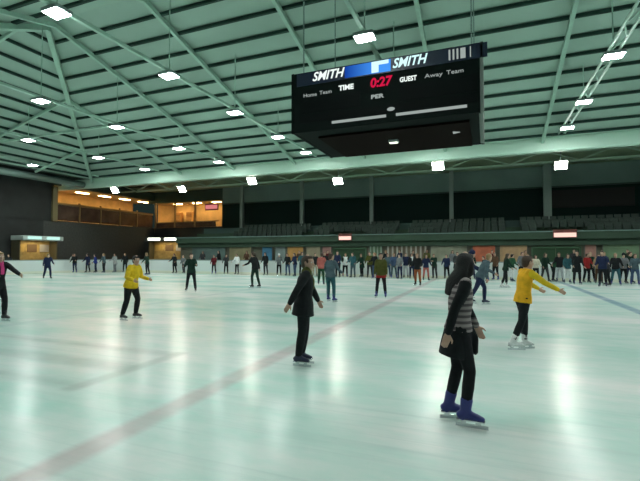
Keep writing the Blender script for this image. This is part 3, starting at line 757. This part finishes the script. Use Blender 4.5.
def glow_strip():
    m = bpy.data.materials.new('header_blue_glow'); m.use_nodes = True; nt = m.node_tree; nt.nodes.clear()
    tc = nt.nodes.new('ShaderNodeTexCoord'); sp = nt.nodes.new('ShaderNodeSeparateXYZ'); cr = nt.nodes.new('ShaderNodeValToRGB')
    cr.color_ramp.elements[0].color = (.004, .035, .26, 1); cr.color_ramp.elements[1].color = (.05, .25, .75, 1); cr.color_ramp.elements[1].position = .75
    e = nt.nodes.new('ShaderNodeEmission'); e.inputs['Strength'].default_value = 1.0; o = nt.nodes.new('ShaderNodeOutputMaterial')
    nt.links.new(tc.outputs['Generated'], sp.inputs[0]); nt.links.new(sp.outputs['X'], cr.inputs['Fac']); nt.links.new(cr.outputs[0], e.inputs['Color']); nt.links.new(e.outputs[0], o.inputs[0])
    return m
fpanel(345, 391, .79, .975, glow_strip(), 'blue_screen', .03)
WLIT = emit('sign_white', (.85, .95, .9), .85); WDIM = emit('sign_white_dim', (.7, .8, .76), .38); CYL = emit('sign_pale_blue', (.65, .95, .95), .9); REDL = emit('digit_red', (.62, .01, .06), .8)
def ftext(s, px0, px1, f, size, m, name, shear=0.0, bold=0.0):
    a, b = lz(px0, f), lz(px1, f)
    o = text_mesh(name, s, size, m, sb, ((a.x+b.x)/2, -D/2-.035, a.z), shear=shear, bold=bold)
    xs = [v.co.x for v in o.data.vertices]; w = max(xs)-min(xs)
    o.scale = ((b.x-a.x)/w, 1, 1)
    return o
ftext('SMITH', 312, 344, .885, .40, WLIT, 'lettering', .3, .008)
ftext('SMITH', 392, 427, .885, .40, CYL, 'lettering', .3, .008)
# the white angular emblem in the middle of the header
a = lz(372, .80); b = lz(389, .965)
em = bmesh.new()
box(em, (a.x+.11, -D/2-.04, (a.z+b.z)/2), (.22, .02, b.z-a.z)); box(em, ((a.x+b.x)/2, -D/2-.045, b.z-.05), (b.x-a.x, .02, .11))
obj('emblem', em, CYL, sb)
for q, (px, w) in enumerate(((450, .05), (454, .05), (458, .05), (463.5, .14), (471, .03))):
    p = lz(px, .88); obj('emblem_bar', bx((p.x, -D/2-.03, p.z), (w, .02, .30)), WDIM, sb)
ftext('Home', 304, 317, .60, .17, WDIM, 'lettering'); ftext('Team', 320, 332, .61, .17, WDIM, 'lettering')
ftext('TIME', 339, 354, .635, .22, WLIT, 'lettering', 0, .008)
ftext('0:27', 370, 392, .635, .40, REDL, 'digits', .1, .012)
ftext('PER', 371, 384, .42, .17, WDIM, 'lettering', 0, .006)
ftext('GUEST', 400, 417, .62, .20, WLIT, 'lettering', 0, .006)
ftext('Away', 425, 443, .62, .17, WDIM, 'lettering'); ftext('Team', 447, 464, .625, .17, WDIM, 'lettering')
fpanel(332, 386, .085, .125, WDIM, 'light_strip', .03); fpanel(396, 467, .085, .125, WDIM, 'light_strip', .03)
p = lz(391, .2); eb = bmesh.new(); ellipsoid(eb, (p.x, -D/2-.02, p.z), (.12, .03, .06)); obj('beacon', eb, WDIM, sb, True)
for f0, f1, x0, x1 in ((.30, .55, 300, 360), (.30, .55, 400, 478), (.15, .27, 300, 478)):
    fpanel(x0, x1, f0, f1, mat('digit_window', (.002, .004, .004), .6, spec=.08), 'digit_window', .012)
# underside: recessed tray with a work light and marker
obj('underside_tray', bx((.15, .25, -.03), (W-1.1, D-.8, .06)), mat('scoreboard_brown_black', (.006, .003, .002), .8, spec=.05), sb)
lpos = onY(397, 137, 15.0)
wl = obj('work_light', bx((lpos.x-O.x, 14.4-O.y, -.1), (.34, .22, .1), .02), HOUS, sb)
obj('lens', bx((lpos.x-O.x, 14.4-O.y, -.16), (.28, .16, .02)), emit('work_light_lens', (.9, 1, .8), 1.6), wl)
tri = bmesh.new(); q = Vector((onY(457, 132, 14.6).x-O.x, 14.2-O.y, -.065))
tri.faces.new([tri.verts.new(q+Vector(c)) for c in ((-.1, -.12, 0), (.12, 0, 0), (-.1, .12, 0))]); r_ = bmesh.ops.extrude_face_region(tri, geom=tri.faces[:])
bmesh.ops.translate(tri, vec=(0, 0, -.02), verts=[g for g in r_['geom'] if isinstance(g, bmesh.types.BMVert)]); obj('marker', tri, WDIM, sb)
for sx in (-1, 1):
    for sy in (-1, 1):
        x, y = sx*(W/2-.3), sy*(D/2-.3)
        zt = roof_z(max(O.y+y, RIDGE_Y)) - .1 if O.y+y >= RIDGE_Y else ze + SLOPE*(O.y+y-FRONT_Y) - .1
        obj('suspension_cable', tubeb((x, y, H), (x, y, zt-SZ0), .025, 6), STEEL, sb)

# ------------------------------------------------------------------ skaters
# near skaters
person('person in grey striped jumper and black trousers on blue skates, largest on the ice', 457, 423, 14, 1.64, top='striped', sleeve='black', trousers='black', bulk=1.0,
       boots='violet_blue', hair='dark', hairstyle='long', lean=5, tied='black', legs=((1, 2, 14), (13, 1, 20)), arms=((20, 8, 6), (-26, 6, 10)), turn=42, detail=2, toes=(4, 18), twist=4)
person('person in black jacket and olive scarf skating with arms held out, centre of the ice', 300, 365, 26, 1.60, top='black', trousers='black', boots='navy', hair='brown', hairstyle='short',
       lean=4, legs=((4, 1, 12), (-3, 1, 6)), arms=((25, 17, 2, 15), (-32, 22, 2)), coat=.17, skirt_r=1.0, scarf='olive', turn=-30, detail=2, toes=(-20, 24), bulk=1.18)
person('person in yellow jumper with brown hair reaching an arm forward, on white skates', 519, 351, 24, 1.60, top='amber', trousers='black', boots='white', hair='brown', hairstyle='short',
       lean=7, legs=((12, 3, 12), (-12, 3, 14)), arms=((40, 14, 22), (46, 26, 14)), turn=6, detail=2, sleeve='yellow', bulk=1.05)
person('person in yellow jumper with dark hair and black leggings, left part of the ice', 129, 320, 4, 1.60, top='yellow', trousers='black', boots='black', hair='dark', hairstyle='bun',
       lean=12, legs=((18, 4, 30), (-2, 6, 14)), arms=((6, 14, 70, 0), (-4, 18, 78, 4)), turn=-15, detail=2, bulk=1.2)
person('person in pink scarf and black coat with arm stretched out, at the left edge', -7, 321, -5, 1.72, top='black', trousers='black', boots='black', hair='fair', hairstyle='long',
       lean=9, legs=((24, 3, 30), (-18, 4, 12)), arms=((58, 10, 6), (62, 14, 4)), detail=2, scarf='pink', coat=.12)
# middle distance
M = [
 ('person in dark green jacket striding with legs apart, left of centre', 191, 292, -60, 1.64, dict(top='dark_green', trousers='black', boots='black', legs=((18, 10, 8), (-16, 12, 6)), arms=((30, 14, 70), (20, 14, 70)))),
 ('person in white top and black trousers standing before the tan poster board', 237, 273, -90, 1.6, dict(top='white', trousers='black', hair='dark')),
 ('person in black jacket and olive trousers gliding below the blue poster', 256, 288, 170, 1.7, dict(top='black', trousers='dark_green', lean=10, legs=((14, 3, 20), (-8, 3, 10)), arms=((30, 10, 40), (-20, 12, 10)))),
 ('person in slate blue jacket and teal trousers right of the person in the long coat', 331, 302, 80, 1.6, dict(top='slate', trousers='teal', hair='brown', arms=((12, 20, 40), (14, 20, 40)))),
 ('person in olive jumper and red shorts over black leggings, alone on open ice', 381, 298, -85, 1.62, dict(top='olive', trousers='black', hair='dark', waist='red', legs=((6, 7, 6), (0, 8, 6)), arms=((4, 8, 15), (4, 8, 15)))),
 ('person in slate jacket leaning forward behind the striped-jumper skater', 477, 305, 20, 1.7, dict(top='slate', trousers='navy', lean=24, legs=((26, 5, 26), (-26, 6, 8)), arms=((30, 12, 30), (-20, 16, 20)))),
 ('person in navy jacket half hidden behind the striped-jumper skater', 467, 298, 0, 1.74, dict(top='navy', trousers='black', lean=14, hat='navy')),
 ('person in dark green coat, black and white legs, before the peach banner', 504, 288, 10, 1.62, dict(top='dark_green', trousers='black', hair='brown', boots='white', legs=((10, 6, 10), (-12, 6, 10)), lean=8)),
 ('person in green hooded jacket just behind the dark green coat skater', 512, 282, 40, 1.58, dict(top='green', trousers='white', hair='dark')),
 ('person in black jacket and rust trousers in front of the brown partition', 418, 286, -100, 1.62, dict(top='black', trousers='rust', boots='black')),
 ('person in navy top and salmon trousers beside the rust trousers skater', 426, 281, -70, 1.55, dict(top='navy', trousers='salmon')),
 ('person in dark green jacket with arms folded right of the brown partition', 435, 279, -110, 1.6, dict(top='dark_green', trousers='charcoal', arms=((20, 10, 85, -30), (20, 10, 85, -30)))),
 ('person in salmon jacket and green trousers below the dusky pink poster', 321, 285, 100, 1.64, dict(top='salmon', trousers='green')),
 ('person in navy jacket skating near the snack kiosk with knees bent', 47, 279, -20, 1.66, dict(top='navy', trousers='navy', lean=14, legs=((26, 5, 30), (-6, 6, 18)), arms=((25, 10, 30), (-10, 14, 20)))),
 ('person in black jacket beside the boards right of the snack kiosk', 75, 271, -60, 1.62, dict(top='black', trousers='navy')),
 ('person in navy coat on the left of the trio by the left boards', 88, 271, -80, 1.6, dict(top='navy', trousers='black', coat=.25)),
 ('person in blue jacket in the middle of the trio by the left boards', 96, 270.6, -120, 1.56, dict(top='blue', trousers='navy')),
 ('person in slate jacket on the right of the trio by the left boards', 104, 271, -95, 1.62, dict(top='slate', trousers='black')),
 ('person in pale grey coat by the boards under the lit bar', 115, 271, -90, 1.6, dict(top='pale_grey', trousers='grey', coat=.2)),
 ('person in black hooded top behind the yellow jumper skater on the left', 125, 272, -60, 1.64, dict(top='black', trousers='black')),
 ('person in dark green jacket and black trousers below the drinks kiosk', 148, 275, -100, 1.68, dict(top='dark_green', trousers='black', hair='fair')),
 ('person in black coat right of the drinks kiosk, standing straight', 175, 271.5, -90, 1.62, dict(top='black', trousers='black', coat=.3)),
 ('small person in grey jacket just left of the striding green jacket', 184, 271, -90, 1.45, dict(top='grey', trousers='charcoal')),
 ('person in maroon jacket by the boards left of the white top skater', 214, 271.5, -70, 1.5, dict(top='maroon', trousers='black')),
 ('person in charcoal jacket by the boards close to the left of the white top', 226, 273.5, -60, 1.55, dict(top='charcoal', trousers='black', lean=8)),
 ('person in grey jacket and white hat below the grey noticeboard', 279, 274, -60, 1.6, dict(top='grey', trousers='black', hat='white')),
 ('person in black jacket by the boards left of the orange banner', 288, 275, -90, 1.62, dict(top='black', trousers='denim')),
 ('person in navy hooded top and jeans below the orange banner', 295, 276, -120, 1.66, dict(top='navy', trousers='denim', hair='brown')),
 ('person in brown coat below the beige poster board', 308, 276, -80, 1.6, dict(top='brown', trousers='black', coat=.25, hair='fair')),
 ('person in tan trousers and black jacket right of the brown coat', 315, 275, -70, 1.66, dict(top='black', trousers='beige')),
 ('person in white and black sportswear in front of the left green doorway', 345, 277, -60, 1.62, dict(top='white', trousers='black', sleeve='black')),
 ('person in teal jacket in the left green doorway group, middle', 353, 278, -100, 1.68, dict(top='teal', trousers='slate', hair='dark')),
 ('person in dark green coat at the right side of the left doorway group', 362, 277, -120, 1.6, dict(top='dark_green', trousers='black', coat=.25)),
 ('person in slate jacket, leftmost before the brown partition', 388, 276, -90, 1.62, dict(top='slate', trousers='denim')),
 ('person in denim jacket second from left before the brown partition', 394, 276, -70, 1.64, dict(top='denim', trousers='slate', hair='fair')),
 ('person in grey hooded top third from left before the brown partition', 400, 276.5, -110, 1.58, dict(top='grey', trousers='navy')),
 ('person in navy jacket and pale jeans before the brown partition', 406, 277, -90, 1.66, dict(top='navy', trousers='pale_grey')),
 ('person in black jacket and white scarf before the brown partition', 412, 277, -80, 1.62, dict(top='black', trousers='navy', scarf='white')),
 ('person in navy coat close to the boards left of the stone panel', 447, 277, -90, 1.55, dict(top='navy', trousers='black')),
 ('person in black jacket crouching by the boards below the red banner', 488, 281, -150, 1.5, dict(top='black', trousers='black', lean=24)),
 ('child in pale jacket between the yellow jumper skater and the right doorway', 536, 281, -90, 1.5, dict(top='cream', trousers='black')),
 ('person in dark green hooded coat, leftmost in front of the right doorway', 545, 281, -60, 1.64, dict(top='dark_green', trousers='charcoal')),
 ('person in green jacket bending over in front of the right doorway', 553, 282, 20, 1.6, dict(top='green', trousers='black', lean=30, arms=((50, 8, 30), (50, 8, 30)))),
 ('person in black jacket and pale trousers in front of the right doorway', 560, 282, -110, 1.66, dict(top='black', trousers='pale_grey')),
 ('person in teal jacket rightmost in front of the right doorway', 567, 282, -80, 1.58, dict(top='teal', trousers='white')),
 ('person in red jacket by the boards below the pinkish poster', 586, 283, -60, 1.62, dict(top='red', trousers='black', hair='brown')),
 ('person in dark green jacket right of the red jacket', 592, 282, -120, 1.68, dict(top='dark_green', trousers='black')),
 ('person in tan jacket between the red jacket and the charcoal group', 599, 282.5, -100, 1.6, dict(top='tan', trousers='brown', hair='brown')),
 ('person in charcoal coat leading the group at the right boards', 608, 286, -150, 1.7, dict(top='charcoal', trousers='black', coat=.25, lean=10)),
 ('person in black jacket and teal trousers at the right boards', 616, 286, -100, 1.64, dict(top='black', trousers='teal', legs=((14, 8, 16), (-8, 8, 10)))),
 ('person in grey coat and dark hat at the right boards', 623, 284, -80, 1.62, dict(top='grey', trousers='black', hat='black')),
 ('person in slate jacket at the right edge of the picture', 635, 285, -90, 1.6, dict(top='slate', trousers='denim')),
]
M += [
 ('person in black coat by the boards right of the beige poster board', 325, 276, -70, 1.72, dict(top='black', trousers='black', coat=.3)),
 ('tall person in navy jacket left of the white sportswear at the left doorway', 338, 277, -100, 1.78, dict(top='navy', trousers='black')),
 ('person in olive jacket beside the slatted green screen', 370, 276, -80, 1.74, dict(top='olive', trousers='charcoal')),
 ('person in black hooded top with blue jeans at the slatted green screen', 375, 276, -110, 1.68, dict(top='black', trousers='denim')),
 ('person in charcoal coat below the right side of the stone panel', 457, 278, -60, 1.72, dict(top='charcoal', trousers='black', coat=.25)),
 ('person in dark green jacket below the left end of the red banner', 472, 279, -90, 1.7, dict(top='dark_green', trousers='navy')),
 ('person in brown jacket below the right end of the red banner', 496, 279, -120, 1.68, dict(top='brown', trousers='black')),
 ('person in grey jacket and black trousers below the peach banner', 522, 280, -70, 1.72, dict(top='grey', trousers='black')),
 ('person in black coat between the right doorway and the red jacket', 577, 282, -80, 1.74, dict(top='black', trousers='black', coat=.3)),
 ('person in navy jacket between the charcoal coat and the tan jacket', 603, 287, -110, 1.74, dict(top='navy', trousers='black')),
 ('person in dark green jacket between the grey coat and the right edge', 629, 284, -60, 1.72, dict(top='dark_green', trousers='navy')),
 ('person in black jacket by the boards below the blue poster', 266, 273, -90, 1.7, dict(top='black', trousers='charcoal')),
 ('person in dark teal jacket between the orange and beige boards', 302, 275, -60, 1.74, dict(top='teal', trousers='black')),
]
rnd = random.Random(3)
for label, px, fy, face, h, kw in M:
    kw = dict(kw); waist = kw.pop('waist', None)
    kw.setdefault('hair', rnd.choice(['dark', 'dark', 'brown', 'brown', 'fair'])); kw.setdefault('hairstyle', rnd.choice(['short', 'short', 'long', 'pony']))
    kw.setdefault('boots', rnd.choice(['navy', 'black', 'violet_blue', 'black']))
    kw.setdefault('legs', ((rnd.uniform(0, 12), rnd.uniform(3, 7), rnd.uniform(6, 16)), (rnd.uniform(-8, 4), rnd.uniform(3, 7), rnd.uniform(4, 12))))
    kw.setdefault('arms', ((rnd.uniform(0, 25), rnd.uniform(8, 18), rnd.uniform(15, 60)), (rnd.uniform(0, 25), rnd.uniform(8, 18), rnd.uniform(15, 60))))
    kw.setdefault('turn', rnd.uniform(-30, 30))
    p = person(label, px, fy, face, h*1.03, detail=1 if fy > 290 else 0, **kw)
    if waist:
        tr = [c for c in p.children if c.name.startswith('trousers')][0]
        b2 = bmesh.new(); b2.from_mesh(tr.data); zs = [v.co.z for v in b2.verts]; zm = max(zs)
        for f in b2.faces:
            if f.calc_center_median().z > zm-.36: f.material_index = 1
        b2.to_mesh(tr.data); b2.free(); tr.data.materials.append(cloth(waist, COL[waist]))
struct('floor_walkway', bx((-5, 31.8, .16), (60, 2.9, .3)), CONC)
# spectators on the walkway behind the boards
S = [(203, 'charcoal', 'leaning at the boards below the grey-green panel'), (220, 'black', 'standing behind the boards at the edge of the grey-green panel'), (247, 'brown', 'behind the boards in front of the olive tan poster board'),
     (300, 'brown', 'behind the boards in front of the orange banner'), (327, 'maroon', 'behind the boards in front of the dusky pink poster'), (387, 'black', 'first behind the boards at the brown partition'),
     (401, 'navy', 'second behind the boards at the brown partition'), (412, 'charcoal', 'third behind the boards at the brown partition'), (427, 'olive', 'last behind the boards at the brown partition'),
     (452, 'grey', 'behind the boards in front of the stone-coloured panel'), (492, 'maroon', 'behind the boards in front of the red banner'), (525, 'tan', 'behind the boards in front of the peach banner'),
     (574, 'charcoal', 'behind the boards at the right doorway'), (628, 'dark_green', 'behind the boards in front of the moss green panel')]
for i, (px, col, w) in enumerate(S):
    x = onY(px, 250, 31.6).x
    person('spectator in %s jacket %s' % (col.replace('_', ' '), w), 0, 0, -90+rnd.uniform(-40, 40), 1.62+.12*rnd.random(), top=col, trousers='black', boots='black', skates=False,
           hair=rnd.choice(['dark', 'brown', 'fair']), hairstyle=rnd.choice(['short', 'long']), X=x, Y=31.6, z=.31, arms=((20, 10, 60), (15, 10, 50)))
for i, (px, w) in enumerate(((64, 'in the grey coat behind the left boards beside the snack kiosk'), (20, 'behind the left boards in front of the dark end wall'))):
    x = -37.9; yy = (29.6, 23.6)[i]
    person('spectator '+w, 0, 0, -50, 1.72, top='pale_grey' if i == 0 else 'charcoal', trousers='charcoal', boots='black', skates=False, X=x, Y=yy, z=-.03, hair='brown')

# ------------------------------------------------------------------ world and view
w = bpy.data.worlds.new('World'); sc.world = w; w.use_nodes = True
w.node_tree.nodes['Background'].inputs['Color'].default_value = (.05, .09, .08, 1); w.node_tree.nodes['Background'].inputs['Strength'].default_value = .2
vs = sc.view_settings
sc.display_settings.display_device = 'sRGB'
vs.view_transform = 'Standard'; vs.look = 'None'; vs.exposure = 0.34; vs.gamma = 1.0; vs.use_curve_mapping = False
sc.cycles.use_denoising = True
sc.cycles.max_bounces = 6; sc.cycles.diffuse_bounces = 4; sc.cycles.sample_clamp_indirect = 6
